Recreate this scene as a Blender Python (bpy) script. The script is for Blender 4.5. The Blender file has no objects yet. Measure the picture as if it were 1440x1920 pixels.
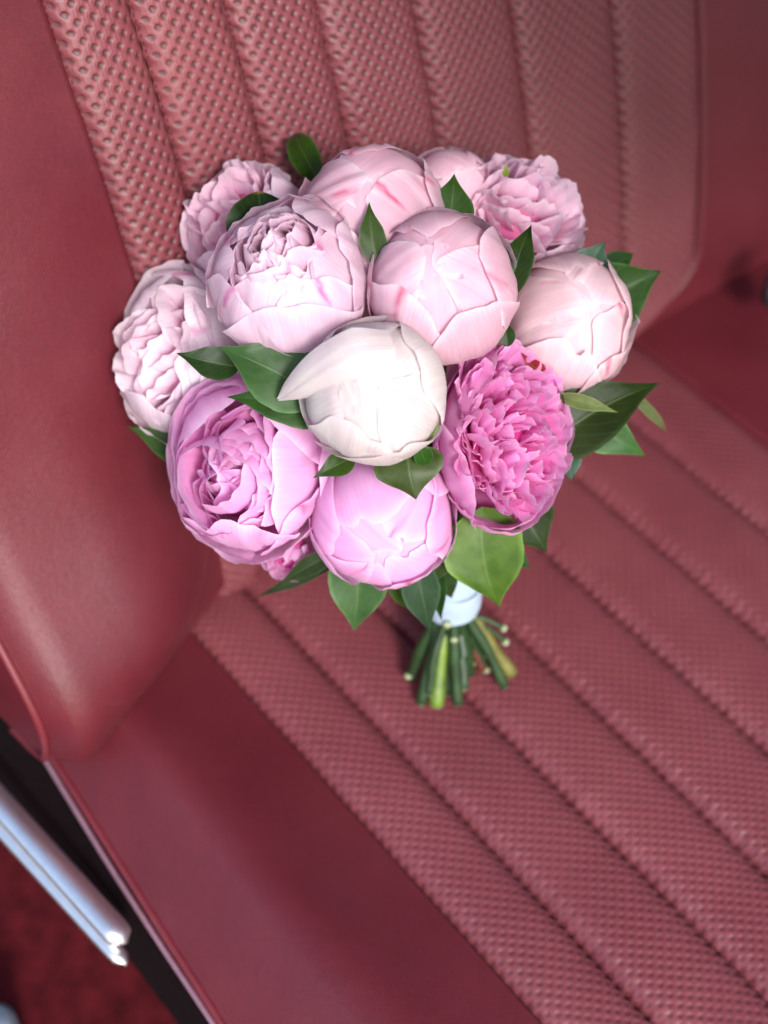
import bpy, math, random
import numpy as np
from mathutils import Matrix, Vector

# ------------------------------------------------------------------ camera, light, exposure
U = 0.065                      # metres per seat unit (one stitched pleat is about one unit wide)
F = 2800.0                     # focal length in photo pixels (portrait lens)
CM = np.array([[0.7685786135, 0.4825562362, -0.4200314199],
               [-0.6391025131, 0.6087868151, -0.4700282881],
               [0.0288945088, 0.6296968260, 0.7763034295]])
CP = np.array([-4.538034832, -8.2293450621, 13.293738192])
scene = bpy.context.scene
cam_d = bpy.data.cameras.new('camera')
cam = bpy.data.objects.new('camera', cam_d)
scene.collection.objects.link(cam)
M4 = Matrix([list(CM[i]) + [CP[i] * U] for i in range(3)] + [[0, 0, 0, 1]])
cam.matrix_world = M4
cam_d.sensor_fit = 'VERTICAL'
cam_d.sensor_height = 36.0
cam_d.sensor_width = 27.0
cam_d.lens = F / 1920 * 36.0
cam_d.clip_start = 0.02
cam_d.clip_end = 100
cam_d.dof.use_dof = True
cam_d.dof.focus_distance = 12.1 * U
cam_d.dof.aperture_fstop = 3.9
scene.camera = cam

world = bpy.data.worlds.new('World')
scene.world = world
world.use_nodes = True
wn = world.node_tree
wn.nodes.clear()
sky = wn.nodes.new('ShaderNodeTexSky')
sky.sky_type = 'NISHITA'
sky.sun_disc = False
bg = wn.nodes.new('ShaderNodeBackground')
wo = wn.nodes.new('ShaderNodeOutputWorld')
wn.links.new(sky.outputs[0], bg.inputs[0])
wn.links.new(bg.outputs[0], wo.inputs[0])
bg.inputs[1].default_value = 0.15
SUN = CM @ np.array([0.26, -0.21, 0.94])
SUN = SUN / np.linalg.norm(SUN)
sky.sun_elevation = math.asin(SUN[2])
sky.sun_rotation = math.atan2(SUN[0], SUN[1])
sky.air_density = 1.0
sky.dust_density = 2.6
sky.ozone_density = 2.2
sl = bpy.data.lights.new('sun', 'SUN')
sl.energy = 2.15
sl.angle = math.radians(13)
sl.color = (1.0, 0.99, 0.975)
so = bpy.data.objects.new('sun', sl)
so.rotation_euler = Vector(SUN).to_track_quat('Z', 'Y').to_euler()
so.location = tuple(SUN * 3)
scene.collection.objects.link(so)
scene.view_settings.view_transform = 'Standard'
scene.view_settings.look = 'None'
scene.view_settings.exposure = 0.97
scene.view_settings.gamma = 1.0

# ------------------------------------------------------------------ helpers
COL = scene.collection
rng = np.random.default_rng(7)


def unproj(px, py, depth):
    return CP + CM @ np.array([(px - 720) / F * depth, -(py - 960) / F * depth, -depth])


def onz(px, py, z=0.0):
    d = CM @ np.array([(px - 720) / F, -(py - 960) / F, -1.0])
    return CP + d * (z - CP[2]) / d[2]


def nrm(v):
    v = np.asarray(v, float)
    return v / (np.linalg.norm(v, axis=-1, keepdims=True) + 1e-12)


def wob(x, seed, k=4, base=1.0):
    """smooth 1-D noise of an array, about -1..1"""
    r = np.random.default_rng(seed)
    o = np.zeros_like(x, dtype=float)
    for i in range(k):
        o += r.uniform(.4, 1) / (1 + i * .6) * np.sin(x * base * (1 + i * 1.35) * r.uniform(.8, 1.2) + r.uniform(0, 6.28))
    return o / 1.6


def sst(a, b, x):
    q = np.clip((x - a) / (b - a), 0, 1)
    return q * q * (3 - 2 * q)


def link(name, me, mat=None, parent=None, loc=None):
    o = bpy.data.objects.new(name, me)
    COL.objects.link(o)
    if mat is not None and me is not None and len(me.materials) == 0:
        me.materials.append(mat)
    if parent is not None:
        o.parent = parent
    return o


def empty(name, loc, label=None, cat=None):
    o = bpy.data.objects.new(name, None)
    o.empty_display_size = 0.02
    COL.objects.link(o)
    o.location = tuple(np.array(loc) * U)
    if label:
        o['label'] = label
        o['category'] = cat
    return o


def mesh_np(V, Fq, col=None, uv=None, smooth=True):
    """V (n,3) in units, Fq (m,4) quads; col per vertex (n,3); uv per vertex (n,2)"""
    me = bpy.data.meshes.new('mesh')
    V = np.asarray(V, np.float32)
    Fq = np.asarray(Fq, np.int32)
    me.vertices.add(len(V))
    me.vertices.foreach_set('co', (V * U).astype(np.float32).ravel())
    m, k = Fq.shape
    me.loops.add(m * k)
    me.polygons.add(m)
    me.loops.foreach_set('vertex_index', Fq.ravel())
    me.polygons.foreach_set('loop_start', np.arange(0, m * k, k, dtype=np.int32))
    me.polygons.foreach_set('loop_total', np.full(m, k, np.int32))
    me.update(calc_edges=True)
    me.polygons.foreach_set('use_smooth', np.full(m, smooth, dtype=bool))
    if col is not None:
        a = me.color_attributes.new('Col', 'FLOAT_COLOR', 'POINT')
        c = np.ones((len(V), 4), np.float32)
        c[:, :3] = col
        a.data.foreach_set('color', c.ravel())
    if uv is not None:
        l = me.uv_layers.new(name='UVMap')
        l.data.foreach_set('uv', np.asarray(uv, np.float32)[Fq.ravel()].ravel())
    return me


def grid_faces(nu, nv, flip=False, wrap=False):
    i = np.arange(nu - 1)[:, None]
    nvv = nv if wrap else nv - 1
    j = np.arange(nvv)[None, :]
    a = i * nv + j
    b = i * nv + (j + 1) % nv
    c = (i + 1) * nv + (j + 1) % nv
    d = (i + 1) * nv + j
    f = np.stack([a, b, c, d] if not flip else [d, c, b, a], -1).reshape(-1, 4)
    return f


def grid_mesh(P, col=None, uv=None, flip=False, wrap=False, smooth=True):
    nu, nv = P.shape[:2]
    return mesh_np(P.reshape(-1, 3), grid_faces(nu, nv, flip, wrap),
                   None if col is None else col.reshape(-1, 3),
                   None if uv is None else uv.reshape(-1, 2), smooth)


def tube_pts(path, rad, n=12, flat=1.0):
    path = np.asarray(path, float)
    rad = np.broadcast_to(np.asarray(rad, float), (len(path),))
    T = nrm(np.gradient(path, axis=0))
    ref = np.array([0.31, 0.52, 0.79])
    A = nrm(np.cross(T, ref))
    B = np.cross(T, A)
    th = np.linspace(0, 2 * np.pi, n, endpoint=False)
    P = path[:, None, :] + rad[:, None, None] * (np.cos(th)[None, :, None] * A[:, None, :] + flat * np.sin(th)[None, :, None] * B[:, None, :])
    # closed caps
    c0 = np.repeat(path[:1, None, :], n, 1)
    c1 = np.repeat(path[-1:, None, :], n, 1)
    return np.concatenate([c0, P, c1], 0)


def tube(path, rad, n=12, flat=1.0, col=None):
    P = tube_pts(path, rad, n, flat)
    C = None if col is None else np.broadcast_to(np.asarray(col, float), P.shape)
    return grid_mesh(P, wrap=True, col=C, flip=True)


def bez(pts, n=20):
    """Catmull-Rom through pts"""
    p = np.asarray(pts, float)
    p = np.concatenate([[2 * p[0] - p[1]], p, [2 * p[-1] - p[-2]]])
    out = []
    for i in range(1, len(p) - 2):
        t = np.linspace(0, 1, n, endpoint=False)[:, None]
        a, b, c, d = p[i - 1], p[i], p[i + 1], p[i + 2]
        out.append(.5 * ((2 * b) + (-a + c) * t + (2 * a - 5 * b + 4 * c - d) * t ** 2 + (-a + 3 * b - 3 * c + d) * t ** 3))
    out.append(p[-2][None])
    return np.concatenate(out)


# ------------------------------------------------------------------ materials
def new_mat(name):
    m = bpy.data.materials.new(name)
    m.use_nodes = True
    nt = m.node_tree
    b = nt.nodes['Principled BSDF']
    return m, nt, b


def node(nt, typ, **kw):
    n = nt.nodes.new(typ)
    for k, v in kw.items():
        if k.startswith('i_'):
            key = k[2:]
            key = int(key) if key.isdigit() else key.replace('_', ' ')
            n.inputs[key].default_value = v
        else:
            setattr(n, k, v)
    return n


def ramp(nt, fac, stops):
    r = nt.nodes.new('ShaderNodeValToRGB')
    el = r.color_ramp.elements
    while len(el) < len(stops):
        el.new(0.5)
    for e, (p, c) in zip(el, stops):
        e.position = p
        e.color = (*c, 1) if len(c) == 3 else c
    nt.links.new(fac, r.inputs[0])
    return r.outputs[0]


def leather_mat(name, c1, c2, rough, bump_s, scale, scratches=False, sheen=0.0, vcol=False):
    m, nt, b = new_mat(name)
    L = nt.links.new
    tc = node(nt, 'ShaderNodeTexCoord')
    n1 = node(nt, 'ShaderNodeTexNoise', i_Scale=9.0, i_Detail=5.0, i_Roughness=0.6)
    L(tc.outputs['Object'], n1.inputs['Vector'])
    col = ramp(nt, n1.outputs['Fac'], [(0.3, c1), (0.72, c2)])
    n2 = node(nt, 'ShaderNodeTexNoise', i_Scale=260.0, i_Detail=2.0)
    L(tc.outputs['Object'], n2.inputs['Vector'])
    mx = node(nt, 'ShaderNodeMix', data_type='RGBA', blend_type='MULTIPLY', i_0=0.25)
    L(col, mx.inputs[6])
    L(n2.outputs['Color'], mx.inputs[7])
    mxo = mx.outputs[2]
    if vcol:
        at = node(nt, 'ShaderNodeAttribute', attribute_name='Col')
        mv = node(nt, 'ShaderNodeMix', data_type='RGBA', blend_type='MULTIPLY', i_0=1.0)
        L(mxo, mv.inputs[6])
        L(at.outputs['Color'], mv.inputs[7])
        mxo = mv.outputs[2]
    v = node(nt, 'ShaderNodeTexVoronoi', i_Scale=scale, feature='SMOOTH_F1')
    nd = node(nt, 'ShaderNodeTexNoise', i_Scale=scale * .35, i_Detail=3.0)
    L(tc.outputs['Object'], nd.inputs['Vector'])
    mapn = node(nt, 'ShaderNodeMix', data_type='VECTOR', i_0=0.03)
    L(tc.outputs['Object'], mapn.inputs[4])
    L(nd.outputs['Color'], mapn.inputs[5])
    L(mapn.outputs[1], v.inputs['Vector'])
    n4 = node(nt, 'ShaderNodeTexNoise', i_Scale=16.0, i_Detail=6.0, i_Roughness=0.55, i_Distortion=1.2)
    L(tc.outputs['Object'], n4.inputs['Vector'])
    a0_ = node(nt, 'ShaderNodeMath', operation='MULTIPLY', i_1=3.0)
    L(n4.outputs['Fac'], a0_.inputs[0])
    a1_ = node(nt, 'ShaderNodeMath', operation='ADD')
    L(v.outputs['Distance'], a1_.inputs[0])
    L(a0_.outputs[0], a1_.inputs[1])
    add = node(nt, 'ShaderNodeMath', operation='ADD')
    L(a1_.outputs[0], add.inputs[0])
    L(n2.outputs['Fac'], add.inputs[1])
    bp = node(nt, 'ShaderNodeBump', i_Strength=bump_s, i_Distance=0.0004)
    L(add.outputs[0], bp.inputs['Height'])
    L(bp.outputs[0], b.inputs['Normal'])
    if scratches:
        # faint scuff arcs rubbed into the bolster
        sep = node(nt, 'ShaderNodeSeparateXYZ')
        L(tc.outputs['Object'], sep.inputs[0])
        cur = None
        for (cx, cz, r, w, a0, a1) in SCUFFS:
            sub = node(nt, 'ShaderNodeVectorMath', operation='SUBTRACT')
            comb = node(nt, 'ShaderNodeCombineXYZ')
            L(sep.outputs[0], comb.inputs[0])
            L(sep.outputs[2], comb.inputs[1])
            L(comb.outputs[0], sub.inputs[0])
            sub.inputs[1].default_value = (cx * U, cz * U, 0)
            ln = node(nt, 'ShaderNodeVectorMath', operation='LENGTH')
            L(sub.outputs[0], ln.inputs[0])
            d = node(nt, 'ShaderNodeMath', operation='SUBTRACT', i_1=r * U)
            L(ln.outputs['Value'], d.inputs[0])
            ab = node(nt, 'ShaderNodeMath', operation='ABSOLUTE')
            L(d.outputs[0], ab.inputs[0])
            mr = node(nt, 'ShaderNodeMapRange', i_1=0.0, i_2=w * U, i_3=1.0, i_4=0.0)
            L(ab.outputs[0], mr.inputs[0])
            s2 = node(nt, 'ShaderNodeSeparateXYZ')
            L(sub.outputs[0], s2.inputs[0])
            m2 = node(nt, 'ShaderNodeMapRange', i_1=a0 * U, i_2=a1 * U, i_3=0.0, i_4=1.0)
            L(s2.outputs[0], m2.inputs[0])
            m3 = node(nt, 'ShaderNodeMapRange', i_1=-.55 * r * U, i_2=-.85 * r * U, i_3=0.0, i_4=1.0)
            L(s2.outputs[1], m3.inputs[0])
            mk = node(nt, 'ShaderNodeMath', operation='MULTIPLY')
            L(m3.outputs[0], mk.inputs[0])
            L(m2.outputs[0], mk.inputs[1])
            mm = node(nt, 'ShaderNodeMath', operation='MULTIPLY')
            L(mr.outputs[0], mm.inputs[0])
            L(mk.outputs[0], mm.inputs[1])
            if cur is None:
                cur = mm.outputs[0]
            else:
                mxm = node(nt, 'ShaderNodeMath', operation='MAXIMUM')
                L(cur, mxm.inputs[0])
                L(mm.outputs[0], mxm.inputs[1])
                cur = mxm.outputs[0]
        nb = node(nt, 'ShaderNodeMath', operation='MULTIPLY', i_1=0.10)
        L(cur, nb.inputs[0])
        mx2 = node(nt, 'ShaderNodeMix', data_type='RGBA')
        L(nb.outputs[0], mx2.inputs[0])
        L(mxo, mx2.inputs[6])
        mx2.inputs[7].default_value = (0.45, 0.16, 0.17, 1)
        mxo = mx2.outputs[2]
    L(mxo, b.inputs['Base Color'])
    rr = node(nt, 'ShaderNodeMapRange', i_1=0.3, i_2=0.7, i_3=rough - .05, i_4=rough + .08)
    L(n1.outputs['Fac'], rr.inputs[0])
    L(rr.outputs[0], b.inputs['Roughness'])
    b.inputs['Specular IOR Level'].default_value = 0.48
    b.inputs['Sheen Weight'].default_value = sheen
    b.inputs['Sheen Roughness'].default_value = 0.4
    b.inputs['Sheen Tint'].default_value = (0.9, 0.7, 0.85, 1)
    return m


SCUFFS = [(-1.15, 2.9, 2.35, .03, -.55, .5), (.2, 2.3, 2.1, .03, .2, -.9)]
LEATHER = leather_mat('smooth red leather', (0.102, 0.0105, 0.017), (0.138, 0.0155, 0.024), 0.42, 0.40, 700, scratches=False)
LEATHER_BACK = leather_mat('smooth red leather of the backrest', (0.102, 0.0105, 0.017), (0.138, 0.0155, 0.024), 0.42, 0.40, 700, scratches=True)
WOVEN = leather_mat('embossed woven red leather', (0.165, 0.036, 0.045), (0.210, 0.049, 0.058), 0.43, 0.18, 1300, vcol=True)
PIPING = leather_mat('red piping cord', (0.14, 0.016, 0.024), (0.18, 0.022, 0.03), 0.4, 0.2, 1100)


def simple_mat(name, col, rough, metal=0.0, spec=0.5, noise=0.0, nscale=200, bump=0.0):
    m, nt, b = new_mat(name)
    L = nt.links.new
    tc = node(nt, 'ShaderNodeTexCoord')
    n1 = node(nt, 'ShaderNodeTexNoise', i_Scale=nscale, i_Detail=4.0)
    L(tc.outputs['Object'], n1.inputs['Vector'])
    c = np.array(col)
    o = ramp(nt, n1.outputs['Fac'], [(0.3, tuple(c * (1 - noise))), (0.7, tuple(np.minimum(c * (1 + noise), 1)))])
    L(o, b.inputs['Base Color'])
    b.inputs['Roughness'].default_value = rough
    b.inputs['Metallic'].default_value = metal
    b.inputs['Specular IOR Level'].default_value = spec
    if bump:
        bp = node(nt, 'ShaderNodeBump', i_Strength=bump, i_Distance=0.001)
        L(n1.outputs['Fac'], bp.inputs['Height'])
        L(bp.outputs[0], b.inputs['Normal'])
    return m


CHROME = simple_mat('brushed bright metal', (0.95, 0.95, 0.96), 0.4, metal=1.0, noise=0.05)
EDGE = simple_mat('greyish vinyl edging', (0.25, 0.13, 0.17), 0.35, noise=0.1)
GAP_SHADE = simple_mat('black gap shade', (0.006, 0.0025, 0.003), 0.85, noise=0.3, spec=0.1)
CARPET = simple_mat('dark red carpet', (0.055, 0.004, 0.006), 0.95, noise=0.4, nscale=60, bump=1.0, spec=0.1)
BUCKLE = simple_mat('grey plastic', (0.05, 0.05, 0.06), 0.4, noise=0.1)
STEMCUT = simple_mat('pale cut stem flesh', (0.26, 0.30, 0.16), 0.6, noise=0.2)
THREAD = simple_mat('dark red thread', (0.09, 0.014, 0.02), 0.7, noise=0.2)


def petal_mat():
    m, nt, b = new_mat('peony petal')
    L = nt.links.new
    at = node(nt, 'ShaderNodeAttribute', attribute_name='Col')
    uv = node(nt, 'ShaderNodeUVMap', uv_map='UVMap')
    mp = node(nt, 'ShaderNodeMapping')
    mp.inputs['Scale'].default_value = (26, 2.2, 1)
    L(uv.outputs[0], mp.inputs[0])
    n1 = node(nt, 'ShaderNodeTexNoise', i_Scale=1.0, i_Detail=5.0, i_Roughness=0.6)
    L(mp.outputs[0], n1.inputs['Vector'])
    tc = node(nt, 'ShaderNodeTexCoord')
    n2 = node(nt, 'ShaderNodeTexNoise', i_Scale=55.0, i_Detail=4.0, i_Roughness=0.55)
    L(tc.outputs['Object'], n2.inputs['Vector'])
    vein = ramp(nt, n1.outputs['Fac'], [(0.30, (0.93, 0.84, 0.90)), (0.62, (1, 1, 1))])
    blot = ramp(nt, n2.outputs['Fac'], [(0.30, (0.95, 0.86, 0.91)), (0.66, (1, 1, 1))])
    m1 = node(nt, 'ShaderNodeMix', data_type='RGBA', blend_type='MULTIPLY', i_0=0.9)
    L(at.outputs['Color'], m1.inputs[6])
    L(vein, m1.inputs[7])
    m2 = node(nt, 'ShaderNodeMix', data_type='RGBA', blend_type='MULTIPLY', i_0=0.9)
    L(m1.outputs[2], m2.inputs[6])
    L(blot, m2.inputs[7])
    L(m2.outputs[2], b.inputs['Base Color'])
    b.inputs['Roughness'].default_value = 0.5
    b.inputs['Specular IOR Level'].default_value = 0.28
    b.inputs['Sheen Weight'].default_value = 0.12
    b.inputs['Sheen Roughness'].default_value = 0.4
    bp = node(nt, 'ShaderNodeBump', i_Strength=0.35, i_Distance=0.0006)
    ad = node(nt, 'ShaderNodeMath', operation='ADD')
    L(n1.outputs['Fac'], ad.inputs[0])
    L(n2.outputs['Fac'], ad.inputs[1])
    L(ad.outputs[0], bp.inputs['Height'])
    L(bp.outputs[0], b.inputs['Normal'])
    tr = node(nt, 'ShaderNodeBsdfTranslucent')
    L(m2.outputs[2], tr.inputs[0])
    mixs = node(nt, 'ShaderNodeMixShader', i_0=0.50)
    L(b.outputs[0], mixs.inputs[1])
    L(tr.outputs[0], mixs.inputs[2])
    L(mixs.outputs[0], nt.nodes['Material Output'].inputs[0])
    return m


def leaf_mat():
    m, nt, b = new_mat('peony leaf')
    L = nt.links.new
    at = node(nt, 'ShaderNodeAttribute', attribute_name='Col')
    uv = node(nt, 'ShaderNodeUVMap', uv_map='UVMap')
    sp = node(nt, 'ShaderNodeSeparateXYZ')
    L(uv.outputs[0], sp.inputs[0])           # x = s (-1..1), y = t
    ab = node(nt, 'ShaderNodeMath', operation='ABSOLUTE')
    L(sp.outputs[0], ab.inputs[0])
    # side veins: sine of (t*k - |s|*m)
    k1 = node(nt, 'ShaderNodeMath', operation='MULTIPLY', i_1=46.0)
    L(sp.outputs[1], k1.inputs[0])
    k2 = node(nt, 'ShaderNodeMath', operation='MULTIPLY', i_1=17.0)
    L(ab.outputs[0], k2.inputs[0])
    df = node(nt, 'ShaderNodeMath', operation='SUBTRACT')
    L(k1.outputs[0], df.inputs[0])
    L(k2.outputs[0], df.inputs[1])
    sn = node(nt, 'ShaderNodeMath', operation='SINE')
    L(df.outputs[0], sn.inputs[0])
    v1 = node(nt, 'ShaderNodeMapRange', i_1=0.86, i_2=1.0, i_3=0.0, i_4=0.05)
    L(sn.outputs[0], v1.inputs[0])
    v2 = node(nt, 'ShaderNodeMapRange', i_1=0.0, i_2=0.05, i_3=0.3, i_4=0.0)
    L(ab.outputs[0], v2.inputs[0])
    vv = node(nt, 'ShaderNodeMath', operation='MAXIMUM')
    L(v1.outputs[0], vv.inputs[0])
    L(v2.outputs[0], vv.inputs[1])
    tc = node(nt, 'ShaderNodeTexCoord')
    n2 = node(nt, 'ShaderNodeTexNoise', i_Scale=70.0, i_Detail=5.0, i_Roughness=0.6)
    L(tc.outputs['Object'], n2.inputs['Vector'])
    blot = ramp(nt, n2.outputs['Fac'], [(0.3, (0.62, 0.70, 0.60)), (0.7, (1.2, 1.15, 1.1))])
    m1 = node(nt, 'ShaderNodeMix', data_type='RGBA', blend_type='MULTIPLY', i_0=1.0)
    L(at.outputs['Color'], m1.inputs[6])
    L(blot, m1.inputs[7])
    m2 = node(nt, 'ShaderNodeMix', data_type='RGBA')
    L(vv.outputs[0], m2.inputs[0])
    L(m1.outputs[2], m2.inputs[6])
    m2.inputs[7].default_value = (0.16, 0.26, 0.08, 1)
    L(m2.outputs[2], b.inputs['Base Color'])
    b.inputs['Roughness'].default_value = 0.46
    b.inputs['Specular IOR Level'].default_value = 0.24
    bp = node(nt, 'ShaderNodeBump', i_Strength=0.5, i_Distance=0.0006, invert=True)
    ad = node(nt, 'ShaderNodeMath', operation='ADD')
    L(vv.outputs[0], ad.inputs[0])
    L(n2.outputs['Fac'], ad.inputs[1])
    L(ad.outputs[0], bp.inputs['Height'])
    L(bp.outputs[0], b.inputs['Normal'])
    tr = node(nt, 'ShaderNodeBsdfTranslucent')
    L(m2.outputs[2], tr.inputs[0])
    mixs = node(nt, 'ShaderNodeMixShader', i_0=0.22)
    L(b.outputs[0], mixs.inputs[1])
    L(tr.outputs[0], mixs.inputs[2])
    L(mixs.outputs[0], nt.nodes['Material Output'].inputs[0])
    return m


def stem_mat():
    m, nt, b = new_mat('stem skin')
    L = nt.links.new
    at = node(nt, 'ShaderNodeAttribute', attribute_name='Col')
    tc = node(nt, 'ShaderNodeTexCoord')
    n2 = node(nt, 'ShaderNodeTexNoise', i_Scale=110.0, i_Detail=4.0)
    L(tc.outputs['Object'], n2.inputs['Vector'])
    blot = ramp(nt, n2.outputs['Fac'], [(0.3, (0.6, 0.6, 0.55)), (0.7, (1.2, 1.2, 1.1))])
    m1 = node(nt, 'ShaderNodeMix', data_type='RGBA', blend_type='MULTIPLY', i_0=1.0)
    L(at.outputs['Color'], m1.inputs[6])
    L(blot, m1.inputs[7])
    L(m1.outputs[2], b.inputs['Base Color'])
    b.inputs['Roughness'].default_value = 0.45
    return m


PETAL = petal_mat()
LEAF = leaf_mat()
STEM = stem_mat()
SATIN = simple_mat('pale satin ribbon', (0.36, 0.46, 0.57), 0.34, noise=0.03, nscale=300, bump=0.1)

# ------------------------------------------------------------------ the car seat
XS = np.array([0, .82, 1.785, 2.726, 3.762, 4.821, 5.957, 7.0])
XB = np.array([.4705, 1.215, 2.0945, 3.025, 4.085, 5.283, 6.651, 7.955])
CELLS = {'back': 0.0715, 'seat': 0.0625}


def back_y(z):
    z = np.asarray(z, float)
    return 0.1216 * z + 0.02685 * z * z


def weave(a, b):
    """embossed cane weave: a, b in cells; returns height (-1..1) and hole mask"""
    ia, ib = np.floor(a), np.floor(b)
    p, q = (a - ia) * 2 - 1, (b - ib) * 2 - 1
    par = np.mod(ia + ib, 2)
    hole = (par == 0)
    # hexagonal pit
    dh = np.maximum(np.abs(q) * .95, np.abs(p) * .78 + np.abs(q) * .45)
    pit = np.clip((0.72 - dh) / .20, 0, 1)
    pit = pit * pit * (3 - 2 * pit)
    # pad between the pits: a long strand crossing over two short ones
    strand = np.cos(np.clip(p, -1, 1) * np.pi / 2) ** .7
    pad = .55 * strand + .45 * np.exp(-((np.abs(p) - .42) / .16) ** 2) * (1 - .3 * q * q) - .22 * np.exp(-(p / .13) ** 2)
    rim = .22 * np.exp(-((dh - .92) / .12) ** 2)
    h = np.where(hole, .25 * (1 - pit) + rim - 1.0 * pit, .20 + .72 * pad * (1 - .35 * q ** 4))
    return h, np.where(hole, pit, 0)


def pleat_surface(kind, k):
    """one stitched pleat; kind 'seat' or 'back'"""
    spc = 7.2 if kind == 'back' else 4.6
    CELL = CELLS[kind]
    X = XB if kind == 'back' else XS
    x0, x1 = X[k], X[k + 1]
    w = x1 - x0
    nx = int(w / CELL * spc)
    if kind == 'back':
        v0, v1 = -0.12, 6.9
    else:
        v0, v1 = -0.3, 7.6
    nv = int((v1 - v0) / CELL * spc)
    s = np.linspace(0, 1, nx)[None, :]
    v = np.linspace(v0, v1, nv)[:, None]
    ncell = round(w / CELL)
    wav = .006 * wob(v, 31 + k, 4, 1.6) + .006 * np.sin(v / CELL * np.pi + 3 * (s > .5))
    xx = x0 + w * s + wav * (np.abs(s * 2 - 1) ** 3)
    a = s * ncell + .5 * (k % 2)
    b = v / CELL + .35 * wob(s * 2, 77 + k, 2) + np.zeros_like(s)
    a = a + .06 * wob(v * 2.2, 5 + k, 3)
    h, hole = weave(a + np.zeros_like(b), b)
    e = np.minimum(s, 1 - s) * w                       # distance from the seam
    fade = np.clip(e / .05, 0, 1)
    pillow = 1 - np.exp(-e / .07) * 1.0 - .22 * (np.abs(2 * s - 1) ** 2.2)
    amp = .125 if kind == 'back' else .115
    H = amp * pillow + .0 * v
    # puckers along the seam
    H = H - .014 * np.exp(-e / .09) * (1 + wob(v * 9, 11 + k, 3))
    H = H + .012 * wob(v * 1.3, 3 + k, 3)
    worn = 1 - .35 * sst(.2, 1, wob(s * 2.5 + v * .8, 210 + k, 3) * wob(v * .7, 230 + k, 3) + .3)
    rel = (.0135 if kind == 'back' else .0066) * h * worn * (.35 + .65 * fade)
    col = np.ones(H.shape + (3,))
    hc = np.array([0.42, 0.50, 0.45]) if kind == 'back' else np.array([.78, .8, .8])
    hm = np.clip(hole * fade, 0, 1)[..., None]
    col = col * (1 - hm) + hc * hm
    tone = 1 + .05 * wob(v * .9, 91 + k, 3)
    col = col * tone[..., None]
    if kind == 'back':
        z = v
        bend = (np.clip(.9 - z, 0, 1) / .9) ** 2
        xx = xx - bend * .95 * (X[k] + w * s) / 8
        y = back_y(z) - H - rel + bend * .12
        P = np.stack([xx + np.zeros_like(y), y, z + np.zeros_like(y)], -1)
    else:
        y = -v
        zz = H + rel - .10 - .0045 * np.clip(v - 4, 0, 9) ** 2 - .1 * np.clip(.5 - v, 0, 1) ** 2
        P = np.stack([xx + np.zeros_like(zz), y + np.zeros_like(zz), zz], -1)
    return P, col


seat = empty('car_seat', (3, 0, 0), 'red leather car seat with woven stitched pleats and smooth bolsters, under the bouquet', 'car seat')


def child(name, me, mat, parent):
    """link under a parent that sits at a non-zero location, keeping mesh data in world units"""
    o = link(name, me, mat, parent)
    loc = Vector((0, 0, 0))
    p = parent
    while p is not None:
        loc += Vector(p.location)
        p = p.parent
    o.location = -loc
    return o


# cushion body: smooth side bolsters, recessed under the pleats
xs = np.unique(np.concatenate([np.linspace(-2.16, -1.5, 26), np.linspace(-1.5, -.12, 26), np.linspace(-.12, .06, 14), np.linspace(.06, 6.95, 12), np.linspace(6.95, 7.2, 12), np.linspace(7.2, 13, 24)]))
ys = np.linspace(.9, -8.2, 90)


def cushion_z(x, y):
    z = np.zeros(np.broadcast(x, y).shape)
    inn = np.clip((x + .02) / .05, 0, 1) * np.clip((7.02 - x) / .05, 0, 1)
    z = z - .035 - .12 * inn
    # soft swell of the left bolster, then the roll over its outer edge
    sw = np.exp(-((x + 1.20) / .50) ** 2)
    z = z + .12 * sw + .24 * np.sin(np.clip((-x - .0) / 1.2, 0, 1) * np.pi / 2) * np.clip((x + 2.3) / .9, 0, 1)
    z = z - .0 * x
    ro = np.clip((-1.25 - x) / .9, 0, 1)
    z = z - .40 * ro ** 1.9
    z = z + .006 * np.sin(y * 2.1 + x * 1.7) + .004 * np.sin(y * 5.3 - x * 3)
    z = z + .08 * np.exp(-((x - 8.6) / 1.0) ** 2)
    z = z - .0045 * np.clip(-y - 4, 0, 9) ** 2
    return z


Xg, Yg = np.meshgrid(xs, ys)
edge = -1.93 + .082 * (Yg + .8)                        # outer edge flares towards the front
Xw = np.where(Xg < -1, -1 + (Xg + 1) * ((-1 - edge) / 1.16), Xg)
Zg = cushion_z(Xg, Yg)
cush_me = grid_mesh(np.stack([Xw, Yg, Zg], -1))
cushion = child('cushion', cush_me, LEATHER, seat)
ex = edge[:, 0]
ez = Zg[:, 0]

# side wall of the cushion and its piping
t = np.linspace(0, 1, 20)[None, :]
yy = ys[:, None]
side = np.stack([ex[:, None] + .0 - .05 * np.sin(t * np.pi) + .10 * t, yy + 0 * t, ez[:, None] - .0 - 1.5 * t], -1)
so_ = child('side_panel', grid_mesh(side), LEATHER, seat)
so_['label'] = 'smooth red side of the cushion below the piping'
pp = np.stack([ex - .015, ys, ez - .02 + .004 * np.sin(ys * 23)], -1)
child('piping', tube(pp, .042, 12), PIPING, cushion)
pp2 = np.stack([ex - .05 + .02 * np.sin(ys), ys, ez - .30], -1)
child('edging', tube(pp2, .028, 10), EDGE, seat)

# seat pleats
for k in range(7):
    P, c = pleat_surface('seat', k)
    child('pleat', grid_mesh(P, col=c, flip=False), WOVEN, cushion)


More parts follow.
